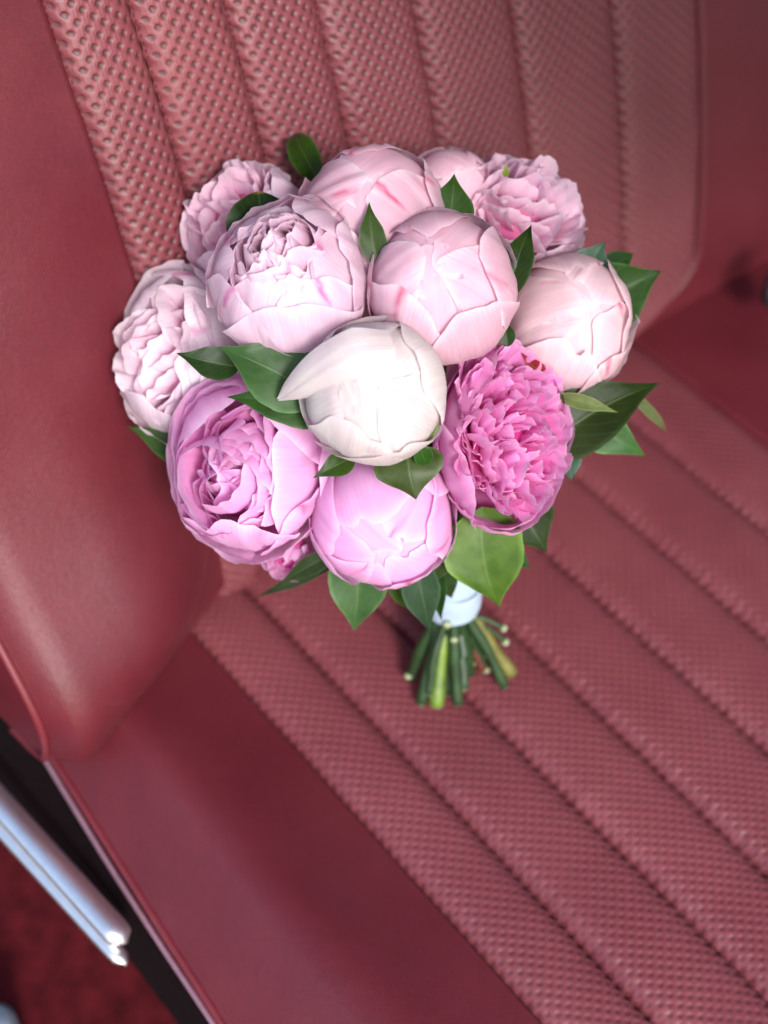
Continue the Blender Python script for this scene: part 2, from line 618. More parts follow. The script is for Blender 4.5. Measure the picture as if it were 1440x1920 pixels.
# backrest body
def bolster_off(x, z):
    """how far the smooth left bolster stands proud of the pleated panel"""
    A = .25 + .92 * np.exp(-((z - .9) / np.where(z < .9, 1.4, 1.35)) ** 2)
    g = np.clip((.47 - x) / 2.3, 0, 1)
    prof = .25 * g + .75 * np.sin(np.clip(g / .62, 0, 1) * np.pi / 2) ** 1.15
    kz = np.exp(-(np.clip(z, 0, 9) / .8) ** 2)
    prof = (1 - kz) * prof + kz * g ** .95
    rim = np.clip((x + 1.55) / -.5, 0, 1)
    return A * prof - .34 * rim ** 2.5


zs = np.concatenate([np.linspace(-.25, .5, 24), np.linspace(.55, 7.5, 70)])
xb = np.concatenate([np.linspace(-2.06, -1.4, 24), np.linspace(-1.38, .44, 46), np.linspace(.47, .52, 4)])
Xg, Zg = np.meshgrid(xb, zs)
off = bolster_off(Xg, Zg)
under = np.clip((.22 - Zg) / .42, 0, 1)
Y = back_y(Zg) - off - .02 + under ** 2 * .55
Y = Y + np.clip((Xg - .455) / .05, 0, 1) * .14
Y = Y + .006 * np.sin(Zg * 2.3 + Xg * 1.7) + .004 * np.sin(Zg * 5 - Xg * 3)
Xs2 = Xg + .16 * np.exp(-((Zg - .7) / .75) ** 2) * np.clip((Xg + 1) / 1.5, 0, 1)
back = child('backrest', grid_mesh(np.stack([Xs2, Y, Zg], -1), flip=False), LEATHER_BACK, seat)
# outer side of the backrest
t = np.linspace(0, 1, 18)[None, :]
sideb = np.stack([Xs2[:, :1] - .12 * np.sin(np.clip(t * 2, 0, 1) * np.pi / 2), Y[:, :1] + 2.2 * t, Zg[:, :1] + 0 * t], -1)
child('side_panel', grid_mesh(sideb, flip=True), LEATHER, back)
pb = np.stack([Xs2[:, 0] - .02, Y[:, 0], Zg[:, 0]], -1)
child('piping', tube(pb, .045, 12), PIPING, back)
# panel right of the pleats and the board behind them
xr = np.concatenate([np.linspace(.4, 7.8, 10), np.linspace(7.85, 8.1, 12), np.linspace(8.15, 13.5, 30)])
Xg, Zg = np.meshgrid(xr, zs)
bend = (np.clip(.9 - Zg, 0, 1) / .9) ** 2
inn = np.clip((8.0 - Xg) / .1, 0, 1)
Y = back_y(Zg) + .13 * inn - .06 * (1 - inn) + bend * .15 - .12 * np.exp(-((Xg - 9.6) / 1.1) ** 2)
Y = Y + .006 * np.sin(Zg * 2.3 + Xg * 1.7)
Xr = Xg - bend * .95 * np.clip(Xg, 0, 9) / 8 * (1 - np.clip((Xg - 8) / 4, 0, 1))
ob = child('side_panel', grid_mesh(np.stack([Xr, Y, Zg], -1)), LEATHER, back)
ob['label'] = 'smooth red leather beyond the last pleat'
for k in range(7):
    P, c = pleat_surface('back', k)
    child('pleat', grid_mesh(P, col=c), WOVEN, back)

# stitches along the seams: one mesh of small thread stitches per seam
def stitches(kind, k):
    X = XB if kind == 'back' else XS
    V = []
    Fq = []
    step = .058
    rngv = np.arange(.05, 6.8 if kind == 'back' else 7.4, step)
    for v in rngv:
        x = X[k] + .004 * math.sin(v * 9)
        if kind == 'back':
            bend = max(0, .9 - v) ** 2 / .81
            c0 = np.array([x - bend * .95 * X[k] / 8, float(back_y(v)) - .012 + bend * .12, v])
            d = np.array([0, .12, 1.0])
            n = np.array([0, -1.0, .12])
        else:
            c0 = np.array([x, -v, -.097 - .0045 * max(0, v - 4) ** 2])
            d = np.array([0, -1.0, 0])
            n = np.array([0, 0, 1.0])
        sdir = np.array([1.0, 0, 0])
        L, Wd, Hh = .019, .006, .005
        i0 = len(V)
        for a in (-1, 1):
            for (bx, bz) in ((-1, 0), (1, 0), (.6, 1), (-.6, 1)):
                V.append(c0 + d * L * a * (1 if bz == 0 else .7) + sdir * Wd * bx + n * Hh * bz)
        f = [(0, 1, 2, 3), (7, 6, 5, 4), (0, 4, 5, 1), (1, 5, 6, 2), (2, 6, 7, 3), (3, 7, 4, 0)]
        Fq += [[i0 + q for q in g] for g in f]
    return mesh_np(np.array(V), np.array(Fq), smooth=False)


for k in range(8):
    o = child('stitching', stitches('back', k), THREAD, back)
    o['kind'] = 'stuff'
    o = child('stitching', stitches('seat', k), THREAD, cushion)
    o['kind'] = 'stuff'

# ------------------------------------------------------------------ beside the seat: chrome bar, dark gap filler, carpet, buckle
g = np.linspace(-1, 1, 40)
Xc, Yc = np.meshgrid(np.linspace(-14, 16, 60), np.linspace(-16, 8, 60))
carpet = link('carpet_floor', grid_mesh(np.stack([Xc, Yc, -3.2 + .05 * np.sin(Xc * 2.1) * np.cos(Yc * 1.7)], -1)), CARPET)
carpet['kind'] = 'structure'

bar = empty('trim_bar', (-2.5, -1, -.6), 'bright chrome trim bar running along the outer side of the seat', 'trim')


def capsule_bar(p0, p1, r, flat):
    p0, p1 = np.array(p0, float), np.array(p1, float)
    t = np.linspace(0, 1, 30)
    path = p0 + (p1 - p0) * t[:, None]
    rad = r * np.minimum(1, np.sqrt(np.clip(1 - ((t - .5) * 2) ** 24, 0.02, 1)))
    return tube(path, rad, 16, flat)


e0, e1 = onz(-60, 1450, -.62), onz(232, 1775, -.62)
child('upper_rod', capsule_bar(e0 + [.03, 0, .05], e1 + [.03, .0, .04], .15, .7), CHROME, bar)
child('lower_rod', capsule_bar(e0 + [-.10, 0, -.09], e1 + [-.06, -.12, -.12], .10, .7), CHROME, bar)
filler = empty('gap_filler', (-2.3, -2, -1.2), 'dark added rail in the shadow under the outer edge of the seat', 'filler')  # added dark beam, stands in for the shaded gap between bar and cushion
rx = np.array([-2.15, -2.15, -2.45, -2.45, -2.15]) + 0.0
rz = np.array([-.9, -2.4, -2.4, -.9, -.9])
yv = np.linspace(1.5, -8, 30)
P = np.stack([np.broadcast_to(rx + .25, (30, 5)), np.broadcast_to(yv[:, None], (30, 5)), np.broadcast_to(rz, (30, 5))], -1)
child('filler_beam', grid_mesh(P, smooth=False), GAP_SHADE, filler)
bp_ = onz(-6, 1915, -2.4)
bolt = link('floor_bolt', tube(np.array([bp_ + [0, 0, -.7], bp_, bp_ + [0, 0, .05]]), [.2, .2, .13], 16), simple_mat('dull steel', (.28, .33, .4), .4, metal=.8))
bolt['label'] = 'dull grey steel bolt standing on the red carpet in the lower left corner'
bolt['category'] = 'bolt'

bk = unproj(1466, 530, 18.6)
buckle = empty('belt_buckle', bk, 'small dark grey belt buckle tucked at the base of the backrest, far right', 'buckle')
hh = np.array([.26, .15, .34])
V = []
for sx in np.linspace(-1, 1, 9):
    th = np.linspace(0, 2 * np.pi, 20, endpoint=False)
    q = (1 - abs(sx) ** 4) ** .35 if abs(sx) < 1 else 0.01
    V.append(np.stack([bk[0] + hh[0] * sx + 0 * th, bk[1] + hh[1] * q * np.sign(np.cos(th)) * np.abs(np.cos(th)) ** .5, bk[2] + hh[2] * q * np.sign(np.sin(th)) * np.abs(np.sin(th)) ** .5], -1))
child('buckle_body', grid_mesh(np.array(V), wrap=True), BUCKLE, buckle)

# ------------------------------------------------------------------ added roof and far wall, unseen, put in to shade the far side
SHADE_ROOF = simple_mat('grey shade roof', (.25, .23, .22), .9, noise=.1)
xr = np.linspace(.8, 23, 30)
yr = np.linspace(-14.2, 14, 30)
Xg, Yg = np.meshgrid(xr, yr)
Zr = 12.6 - .006 * (Xg - 10) ** 2 - .012 * (Yg - 3) ** 2 * (Yg > 3)
roof_o = link('added_shade_roof', grid_mesh(np.concatenate([np.stack([Xg, Yg, Zr], -1), np.stack([Xg, Yg, Zr + .5], -1)[::-1]], 0)), SHADE_ROOF)
roof_o['kind'] = 'structure'
zd = np.linspace(-3.2, 5.5, 20)
Yg, Zg = np.meshgrid(np.linspace(-14, 8, 20), zd)
door_o = link('added_shade_wall', grid_mesh(np.stack([20.5 + .03 * (Zg - 2) ** 2 * .3, Yg, Zg], -1)), LEATHER)
door_o['kind'] = 'structure'

# ------------------------------------------------------------------ the bouquet
G = unproj(700, 668, 13.9)
bouquet = empty('peony_bouquet', onz(845, 1300, 0.1), 'round bouquet of pink and white peonies bound in pale ribbon, leaning on red seat', 'bouquet')


def pet_me(P, col, s, t):
    uv = np.stack([np.broadcast_to(s, P.shape[:2]), np.broadcast_to(t, P.shape[:2])], -1)
    return grid_mesh(P, col=col, uv=uv)


def mixc(a, b, f):
    f = f[..., None]
    return np.asarray(a) * (1 - f) + np.asarray(b) * f


def sst(a, b, x):
    q = np.clip((x - a) / (b - a), 0, 1)
    return q * q * (3 - 2 * q)


def lump(d, fr):
    """low uneven swell shared by all petals of one bloom, so that it is no perfect globe"""
    r = np.random.default_rng(int(abs(fr[0][0]) * 1e4) % 99991)
    o = 0
    for i in range(5):
        k = nrm(r.normal(size=3)) * (1.6 + i * .7)
        o = o + np.sin(d @ k + r.uniform(0, 6.28)) / (1 + .45 * i)
    return .034 * o


def wrap_petal(fr, R, lay, phi, Ldeg, Wdeg, pal, seed, flare=0.0, sq=.94, streak=0.0, ruf=.02, nu=22, nv=22, tuck=0.0, sflare=0.0):
    """petal that wraps the flower's globe from its base; fr = (centre, ex, ey, axis)"""
    c, ex_, ey_, ax = fr[:4]
    r = np.random.default_rng(seed)
    t = np.linspace(0.02, 1, nu)[:, None]
    s = np.linspace(-1, 1, nv)[None, :]
    Lr, Wr = math.radians(Ldeg), math.radians(Wdeg)
    jag = .048 * wob(s * 2.6, seed, 3) + .007 * wob(s * 7, seed + 1, 3)
    notch = -.05 * np.exp(-((s - r.uniform(-.3, .3)) / .1) ** 2) * r.integers(0, 2)
    alpha = Lr * t * (1 - .30 * np.abs(s) ** 2.3 * t ** 1.5 + (jag + notch) * t ** 3)
    asym = r.uniform(-.16, .16)
    w = Wr * (1 - (1 - t) ** 2) ** .7 * (1 + .07 * wob(t * 5, seed + 5, 3)) * (1 + asym * s)
    beta = s * w + .10 * wob(t * 3, seed + 8, 2)
    alpha = alpha * (1 + r.uniform(-.08, .08) * s * t)
    m = np.stack([np.sin(alpha) * np.cos(phi), np.sin(alpha) * np.sin(phi), -np.cos(alpha)], -1)
    e = np.array([-math.sin(phi), math.cos(phi), 0.0])
    d = np.cos(beta)[..., None] * m + np.sin(beta)[..., None] * e
    edge = np.maximum(np.abs(s) ** 6 * t, sst(.80, 1, t) + 0 * s)
    crease = .013 * wob(s * 7 + t * 1.5, seed + 2, 4) * sst(0, .5, t) + .018 * wob(t * 6 + s * 2, seed + 3, 3)
    waves = ruf * wob(s * 6 + 2 * t, seed + 4, 3) * sst(.45, 1, t)
    sgn = 1.0 if (CM[:, 0] @ (e[0] * ex_ + e[1] * ey_)) < 0 else -1.0
    side_l = sflare * sst(.35, 1, sgn * s) * sst(.25, .8, t) if sflare > 0 else -sflare * sst(.3, 1, np.abs(s)) * sst(.4, 1, t)
    fold = .030 * np.exp(-((s - r.uniform(-.5, .5) - .3 * t * r.uniform(-1, 1)) / .09) ** 2) * sst(.3, .9, t) * r.choice([-1, 1, 0])
    rad = R * (lay + lump(d, fr) + side_l + fold + crease + waves + flare * sst(.55, 1, t) ** 1.5 + .015 * edge - tuck * sst(.6, 1, t))
    Lp = d * rad[..., None]
    Lp[..., 2] *= sq
    P = c + Lp[..., 0:1] * ex_ + Lp[..., 1:2] * ey_ + Lp[..., 2:3] * ax
    f = sst(.1, .8, t + .12 * wob(s * 3, seed + 6, 3))
    col = mixc(pal['mid'], pal['tip'], f + 0 * s)
    col = mixc(pal['base'], col, sst(0, .35, t + 0 * s))
    rimc = sst(.93, 1, np.maximum(np.abs(s) * (.2 + .8 * sst(0, .25, t)), t + 0 * s))
    col = mixc(col, pal['rim'], rimc * .7)
    if streak:
        s0 = r.uniform(-.75, .75)
        t0 = r.uniform(.90, .99)
        ln = r.uniform(.14, .34)
        k_ = np.clip((t - (t0 - ln)) / ln, 0, 1)
        wdt = .008 + .055 * k_ ** 1.5
        q = np.exp(-(np.abs(s - s0 - .3 * (t - t0) - .02 * np.sin(t * 40)) / wdt) ** 2.5) * sst(.0, .35, k_)
        col = mixc(col, pal['streak'], np.clip(q * streak * (.62 + .38 * np.sin(s * 55 + 3 * t)), 0, 1))
    col = np.clip(col * (1 + .05 * r.uniform(-1, 1)), 0, 1)
    return pet_me(P, col, s * Wr, t * Lr / 2)


def inner_petal(fr, R, th, phi, length, wid, pal, seed, twist=0.0, curl=.3, ruf=.05, nu=14, nv=19, base_off=.25, open_=0.0, deep=.0):
    """ruffled petal rising out of the flower's heart, its tip near the dome of the flower"""
    c, ex_, ey_, ax = fr
    r = np.random.default_rng(seed)
    t = np.linspace(0, 1, nu)[:, None]
    s = np.linspace(-1, 1, nv)[None, :]
    # local frame: axis = z
    out = np.array([math.cos(phi), math.sin(phi), 0.0])
    tipdir = np.array([math.sin(th) * out[0], math.sin(th) * out[1], math.cos(th)])
    tip = tipdir * length * R
    base = np.array([out[0] * .16 * math.sin(th), out[1] * .16 * math.sin(th), -base_off]) * R
    mid = (tip + base) * .5 + out * R * (.20 + .12 * math.sin(th)) * (1.0)
    tt = t + .0 * s
    tt = tt * (1 - .22 * np.abs(s) ** 2.2 + .05 * wob(s * 2.5, seed, 3) + .022 * wob(s * 6, seed + 1, 3) * t ** 2)
    a = ((1 - tt) ** 2)[..., None] * base + (2 * tt * (1 - tt))[..., None] * mid + (tt ** 2)[..., None] * tip
    T = nrm(tip - base)
    side = np.cross(T, out)
    if np.linalg.norm(side) < .2:
        side = np.array([-math.sin(phi), math.cos(phi), 0])
    side = nrm(side)
    nn = nrm(np.cross(side, T))
    ct, st = math.cos(twist), math.sin(twist)
    sd = side * ct + nn * st
    no = nn * ct - side * st
    w = wid * R * (.25 + .75 * np.sin(np.clip(t, 0, 1) * np.pi * .62) ** 1.1) * (1 - .12 * t ** 4)
    cup = -curl * wid * R * (s ** 2) * (.3 + .7 * t)
    wave = ruf * R * wob(s * 3 + t * 1.5, seed + 3, 3) * sst(.3, 1, t) + .25 * ruf * R * wob(s * 7, seed + 7, 2) * sst(.7, 1, t)
    tipcurl = -(curl * .30 - open_) * R * sst(.55, 1, t) ** 1.4
    sgn = 1.0 if np.dot(no, out) > 0 else -1.0
    Lp = a + (s * w)[..., None] * sd + ((cup + tipcurl) * sgn + wave)[..., None] * no
    P = c + Lp[..., 0:1] * ex_ + Lp[..., 1:2] * ey_ + Lp[..., 2:3] * ax
    f = sst(.25, .98, t + .10 * wob(s * 4, seed + 6, 3))
    col = mixc(pal['deep'], pal['mid'], sst(.25, .85, t + 0 * s))
    col = mixc(col, pal['tip'], f * (1 - deep) * .9)
    rimc = sst(.88, 1, np.maximum(np.abs(s) * .96 * sst(.2, .6, t), t + 0 * s))
    col = mixc(col, pal['rim'], rimc * .65)
    col = np.clip(col * (1 + .06 * r.uniform(-1, 1)), 0, 1)
    return pet_me(P, col, s * wid, t * .6)


PAL = {
    'white': dict(base=(.76, .76, .56), mid=(.80, .77, .70), tip=(.82, .79, .75), rim=(.86, .84, .81), deep=(.88, .72, .70), streak=(.80, .45, .56)),
    'blush': dict(base=(.84, .62, .58), mid=(.84, .52, .61), tip=(.86, .61, .69), rim=(.96, .86, .88), deep=(.72, .18, .36), streak=(.66, .02, .18)),
    'blushpale': dict(base=(.90, .74, .66), mid=(.87, .64, .68), tip=(.87, .70, .72), rim=(.95, .88, .88), deep=(.74, .20, .34), streak=(.66, .03, .15)),
    'pale': dict(base=(.82, .56, .64), mid=(.87, .57, .71), tip=(.89, .72, .81), rim=(.94, .87, .91), deep=(.74, .20, .42), streak=(.62, .03, .34)),
    'palewhite': dict(base=(.86, .68, .68), mid=(.92, .74, .82), tip=(.95, .87, .90), rim=(.97, .94, .95), deep=(.84, .40, .58), streak=(.64, .05, .32)),
    'pink': dict(base=(.88, .50, .68), mid=(.89, .43, .74), tip=(.92, .57, .84), rim=(.96, .82, .93), deep=(.74, .12, .44), streak=(.58, .01, .2)),
    'magenta': dict(base=(.80, .20, .50), mid=(.90, .25, .62), tip=(.92, .44, .78), rim=(.95, .72, .89), deep=(.74, .06, .36), streak=(.50, .0, .15)),
}


def flower_frame(px, py, Rpx, bias, tilt, spin=0.0, asp=(1, 1)):
    r2 = ((px - 700) ** 2 + (py - 668) ** 2) ** .5 / F * 13.5
    h = math.sqrt(max(1.78 ** 2 - r2 ** 2, .0)) if r2 < 1.78 else 0
    dep = 13.9 - max(h, .35) - bias
    c = unproj(px, py, dep)
    R = Rpx * 1.03 / F * dep
    ax_, ay_ = tilt
    az = math.sqrt(max(1 - ax_ ** 2 - ay_ ** 2, .02))
    ax = nrm(CM @ np.array([ax_, -ay_, az]))
    ex_ = nrm(np.cross(np.array([.2, .3, .9]), ax))
    ey_ = np.cross(ax, ex_)
    cs, sn = math.cos(spin), math.sin(spin)
    Sm = CM @ np.diag([asp[0], asp[1], 1.0]) @ CM.T       # blooms squeezed against their neighbours
    return (c, Sm @ (ex_ * cs + ey_ * sn), Sm @ (ey_ * cs - ex_ * sn), Sm @ ax), R


def core(fr, R, pal, k=.62, sz=.8, zoff=0.0):
    c, ex_, ey_, ax = fr
    th = np.linspace(0.001, np.pi, 16)[:, None]
    ph = np.linspace(0, 2 * np.pi, 20, endpoint=False)[None, :]
    Lx = np.stack([np.sin(th) * np.cos(ph), np.sin(th) * np.sin(ph), sz * np.cos(th) + 0 * ph + zoff], -1) * R * k
    P = c + Lx[..., 0:1] * ex_ + Lx[..., 1:2] * ey_ + Lx[..., 2:3] * ax
    col = np.broadcast_to(np.array(pal['deep']), P.shape)
    uv = np.zeros(P.shape[:2] + (2,))
    return grid_mesh(P, col=col, uv=uv, wrap=True)


STEM_TOPS = []


def new_flower(name, label, fr, R, pal, k, sz=.8, zoff=0):
    o = child('peony', core(fr, R, pal, k, sz, zoff), PETAL, bouquet)
    o['label'] = label
    STEM_TOPS.append((fr[0] - fr[3] * R * .8, fr[3]))
    return o


def bud(label, px, py, Rpx, palname, tilt, seed, bias=0.0, n=9, spin=0.0, sq=.96, Lr=(112, 205), Wr=(36, 62), streak=.8, flap=None, loose=0.0, inner=0, asp=(1, 1)):
    pal = PAL[palname]
    fr, R = flower_frame(px, py, Rpx, bias, tilt, spin, asp)
    o = new_flower('peony', label, fr, R, dict(pal, deep=pal['mid']), .86, .96)
    r = np.random.default_rng(seed)
    for i in range(n):
        q = i / (n - 1)                                    # 0 inner .. 1 outer
        lay = .885 + .14 * q
        Ld = Lr[1] + (Lr[0] - Lr[1]) * q + r.uniform(-9, 9)
        Wd = Wr[0] + (Wr[1] - Wr[0]) * r.random()
        phi = spin + i * 2.39996 + r.uniform(-.3, .3)
        me = wrap_petal(fr, R, lay, phi, Ld, Wd, pal, seed * 100 + i * 7, flare=loose * q + (r.uniform(.0, .05) if q > .6 else 0), sq=sq, sflare=-r.uniform(0, .06) * q,
                        streak=streak if r.random() < .55 else 0, ruf=.012 + .01 * loose, nu=26, nv=26, tuck=.02)
        child('petal', me, PETAL, o)
    for i in range(inner):
        phi = r.uniform(0, 6.28)
        th = r.uniform(.1, .75)
        me = inner_petal(fr, R, th, phi, .95 + .09 * r.random(), r.uniform(.34, .52), pal, seed * 100 + 60 + i * 5, twist=r.uniform(-.35, .35), curl=.35, ruf=.04)
        child('petal', me, PETAL, o)
    if flap:
        dv = CM @ np.array([math.cos(flap[0]), math.sin(flap[0]), 0])
        me = wrap_petal(fr, R, 1.02, math.atan2(dv @ fr[2], dv @ fr[1]), flap[1], flap[2], pal, seed * 100 + 93, flare=flap[3], sq=sq, ruf=.02, nu=26, nv=26, sflare=flap[4] if len(flap) > 4 else 0)
        child('petal', me, PETAL, o)
    return fr, R, o


def double(label, px, py, Rpx, palname, tilt, seed, bias=0.0, guards=7, inners=46, spin=0.0, gL=(95, 122), gflare=.05, iw=(.20, .36), maxth=1.15, open_=0.0, ilen=(.80, .98), sq=.92, ruf=.06, twist=.9, outer_scale=1.0, icurl=(.2, .6), asp=(1, 1)):
    pal = PAL[palname]
    fr, R = flower_frame(px, py, Rpx, bias, tilt, spin, asp)
    o = new_flower('peony', label, fr, R, pal, .55, .9)
    r = np.random.default_rng(seed)
    for i in range(inners):
        q = (i + .5) / inners
        th = max(.02, maxth * q ** .6 + r.uniform(-.16, .16))
        phi = i * 2.39996 + r.uniform(-.25, .25)
        ln = ilen[0] + (ilen[1] - ilen[0]) * r.random()
        wd = iw[0] + (iw[1] - iw[0]) * (.35 * r.random() + .65 * q)
        me = inner_petal(fr, R, th, phi, ln, wd, pal, seed * 100 + i * 11, twist=r.uniform(-twist, twist) * (1 - .5 * q), curl=r.uniform(*icurl), ruf=ruf * r.uniform(.5, 1.3), open_=open_ * r.uniform(.2, 1), deep=.25 * (1 - q) * r.random())
        child('petal', me, PETAL, o)
    for i in range(guards):
        q = i / max(guards - 1, 1)
        Ld = gL[1] + (gL[0] - gL[1]) * q + r.uniform(-7, 7)
        phi = spin + i * 2.39996 + r.uniform(-.2, .2)
        me = wrap_petal(fr, R * outer_scale, .90 + .12 * q, phi, Ld, r.uniform(40, 60), pal, seed * 100 + 700 + i * 9, flare=gflare * (.3 + q) * r.uniform(.3, 1.3), sq=sq, sflare=-r.uniform(0, .07), streak=.8 if r.random() < .35 else 0, ruf=.03, nu=22, nv=24)
        child('petal', me, PETAL, o)
    return fr, R, o


# blooms, front ones first
WB = bud('closed creamy white peony bud at the centre of the bouquet', 701, 742, 131, 'white', (-.10, -.12), 3, bias=.38, n=12, streak=.15, sq=.93, flap=None)
bud('large blush pink peony bud just right of the centre', 820, 538, 137, 'blush', (-.05, -.30), 5, bias=.26, n=12, streak=.9)
bud('closed pale blush peony bud at the right edge of the bouquet', 1066, 606, 120, 'blushpale', (.12, -.22), 8, bias=.36, n=12, streak=.9, loose=.02, flap=(-.2, 96, 34, .06), asp=(1, 1.12))
bud('broad rosy blush peony bud at the top of the bouquet', 688, 416, 138, 'blush', (-.10, -.50), 11, bias=.02, n=12, streak=.9)
bud('small blush pink bud peeping out behind the top of the bouquet', 846, 358, 84, 'blush', (.2, -.5), 13, bias=-.35, n=7, streak=.3)
bud('bright pink half open peony bud at the bottom of the bouquet', 716, 972, 129, 'pink', (.12, .48), 17, bias=.02, n=14, Lr=(116, 196), Wr=(30, 54), streak=1.0, inner=0)
double('pale pink opening peony with a ruffled heart, upper left of the centre', 546, 524, 150, 'pale', (-.20, -.40), 21, bias=.30, guards=12, inners=34, gL=(122, 152), gflare=.01, maxth=.75, iw=(.24, .42), ilen=(.86, 1.0))
double('frilly pale pink double peony at the upper right', 968, 410, 116, 'pale', (.35, -.35), 24, bias=-.05, guards=10, inners=50, gL=(92, 124), gflare=.03, iw=(.26, .46), maxth=1.4, ilen=(.80, 1.05), ruf=.05, open_=.14, icurl=(.0, .3), twist=1.3, asp=(1.08, 1))
double('pale frilly peony tucked behind at the upper left edge', 462, 424, 118, 'pale', (-.40, -.30), 27, bias=-.18, guards=11, inners=30, gL=(92, 136), iw=(.32, .54), maxth=1.3, ilen=(.85, 1.02), open_=.14, icurl=(.0, .3), twist=1.3)
double('large whitish pink peony at the left edge of the bouquet', 342, 666, 128, 'palewhite', (-.50, .02), 30, bias=.0, guards=13, inners=30, gL=(96, 148), iw=(.34, .58), maxth=1.15, ilen=(.80, 1.04), open_=.12, icurl=(.0, .35), twist=1.2, gflare=.05, asp=(.98, 1.2))
double('wide open lilac pink peony at the lower left', 466, 880, 150, 'pink', (-.22, .05), 34, bias=.08, guards=11, inners=34, gL=(100, 148), gflare=.04, iw=(.34, .62), maxth=1.05, ilen=(.72, 1.02), twist=.9, asp=(1, 1.1))
double('deep magenta pink ruffled peony at the lower right', 938, 818, 138, 'magenta', (.50, -.06), 38, bias=-.02, guards=10, inners=96, gL=(92, 124), gflare=.04, iw=(.16, .34), maxth=1.3, ilen=(.80, 1.08), open_=.10, icurl=(.05, .4), twist=1.3, ruf=.085, asp=(.94, 1.26))
double('small pink peony half hidden below the lilac pink one', 540, 1030, 64, 'pink', (-.25, .5), 41, bias=.0, guards=6, inners=16, gL=(88, 112), gflare=.08, iw=(.26, .42))


# the loose outer petal of the white bud, its free end folded out to the left
def loose_petal(owner, pal, pts, hws, seed):
    """pts: (px, py, depth) along the petal; hws: half widths in photo pixels"""
    c = bez([unproj(*p) for p in pts], 10)
    hw = np.interp(np.linspace(0, 1, len(c)), np.linspace(0, 1, len(hws)), hws) / F * pts[0][2]
    T = nrm(np.gradient(c, axis=0))
    V = nrm(CP - c)
    S = nrm(np.cross(T, V))
    N = nrm(np.cross(S, T))
    s = np.linspace(-1, 1, 21)[None, :]
    t = np.linspace(0, 1, len(c))[:, None]
    P = c[:, None, :] + (s * hw[:, None] * (1 + .05 * wob(t * 6 + s, seed, 3)))[..., None] * S[:, None, :] \
        + (-.55 * hw[:, None] * s ** 2 + .012 * wob(s * 4 + t * 3, seed + 1, 3))[..., None] * N[:, None, :]
    col = mixc(pal['tip'], pal['rim'], sst(.85, 1, np.maximum(np.abs(s) + 0 * t, t + 0 * s)))
    child('petal', pet_me(P, col, s, t), PETAL, owner)


loose_petal(WB[2], PAL['white'], [(742, 668, 11.34), (672, 672, 11.20), (600, 700, 11.36), (545, 733, 11.62), (521, 749, 11.80)], [52, 58, 46, 24, 3], 5)

# ------------------------------------------------------------------ leaves
def dome_depth(px, py, rad):
    r2 = ((px - 700) ** 2 + (py - 668) ** 2) ** .5 / F * 13.4
    return 13.9 - (math.sqrt(rad ** 2 - r2 ** 2) if r2 < rad else 0.0)


GREEN = (.018, .056, .007)
DKGREEN = (.011, .033, .006)
BRGREEN = (.055, .125, .015)
OLIVE = (.14, .17, .055)
BLUEG = (.03, .085, .045)
REDS = (.22, .02, .02)


def leaf(base, tip, hw, col=GREEN, rb=1.85, rt=2.35, db=None, dt=None, roll=0.0, bow=.10, fold=.25, seed=0, shape=.72, tipcol=None, side=0.0, label=None, blunt=0.0):
    d0 = dome_depth(*base, rb) if db is None else db
    d1 = dome_depth(*tip, rt) if dt is None else dt
    A, B = unproj(*base, d0), unproj(*tip, d1)
    view = nrm(CP - (A + B) / 2)
    T = nrm(B - A)
    S = nrm(np.cross(T, view))
    N = nrm(np.cross(S, T))
    if N @ view < 0:
        N = -N
    c_, s_ = math.cos(roll), math.sin(roll)
    S, N = S * c_ + N * s_, N * c_ - S * s_
    Ln = np.linalg.norm(B - A)
    W = hw * 1.06 / F * (d0 + d1) / 2
    nu, nv = 26, 13
    t = np.linspace(0, 1, nu)[:, None]
    s = np.linspace(-1, 1, nv)[None, :]
    w = np.sin(np.pi * t ** shape) ** .85 * (1 - .0 * t)
    w = w * (1 - (.5 if blunt == 0 else 0) * sst(.5, 1, t)) + blunt * np.sqrt(np.clip(1 - t ** 4, 0, 1)) * .35 + .03 * (1 - t)
    w = w * W * (1 + .03 * wob(t * 12, seed + 1, 3))
    lr = np.random.default_rng(seed + 500)
    bow = bow * lr.uniform(.5, 1.6)
    tw = lr.uniform(-.55, .55)
    z = bow * Ln * np.sin(np.pi * t) + fold * w * np.abs(s) - fold * .5 * w + .05 * W * wob(t * 7 + s * 2, seed + 2, 3) * np.abs(s)
    sidew = (side + lr.uniform(-.025, .025)) * Ln * np.sin(np.pi * t)
    z = z + s * w * np.sin(tw * (t - .2)) + .05 * W * np.sin(t * 9 + seed) * s ** 2 - .10 * Ln * sst(.75, 1, t) * lr.uniform(-.3, .8)
    P = A + (B - A) * t[..., None] + (s * w * np.cos(tw * t) + sidew)[..., None] * S + z[..., None] * N
    col = np.array(col, float) * np.array([lr.uniform(.8, 1.5), lr.uniform(.85, 1.15), lr.uniform(.7, 1.2)])
    C = np.broadcast_to(col, P.shape).copy()
    C *= (1 + .25 * wob(t * 4 + s, seed + 4, 3))[..., None] * .5 + .5
    C = mixc(C, np.minimum(np.array(col) * 2.2 + .02, 1), sst(.92, 1, np.abs(s) + 0 * t) * .6)
    if tipcol is not None:
        C = mixc(C, tipcol, sst(.93, 1, t + 0 * s))
    uv = np.stack([s + 0 * t, t + 0 * s], -1)
    o = child('leaf', grid_mesh(P, col=C, uv=uv), LEAF, bouquet)
    if label:
        o['label'] = label
    return o


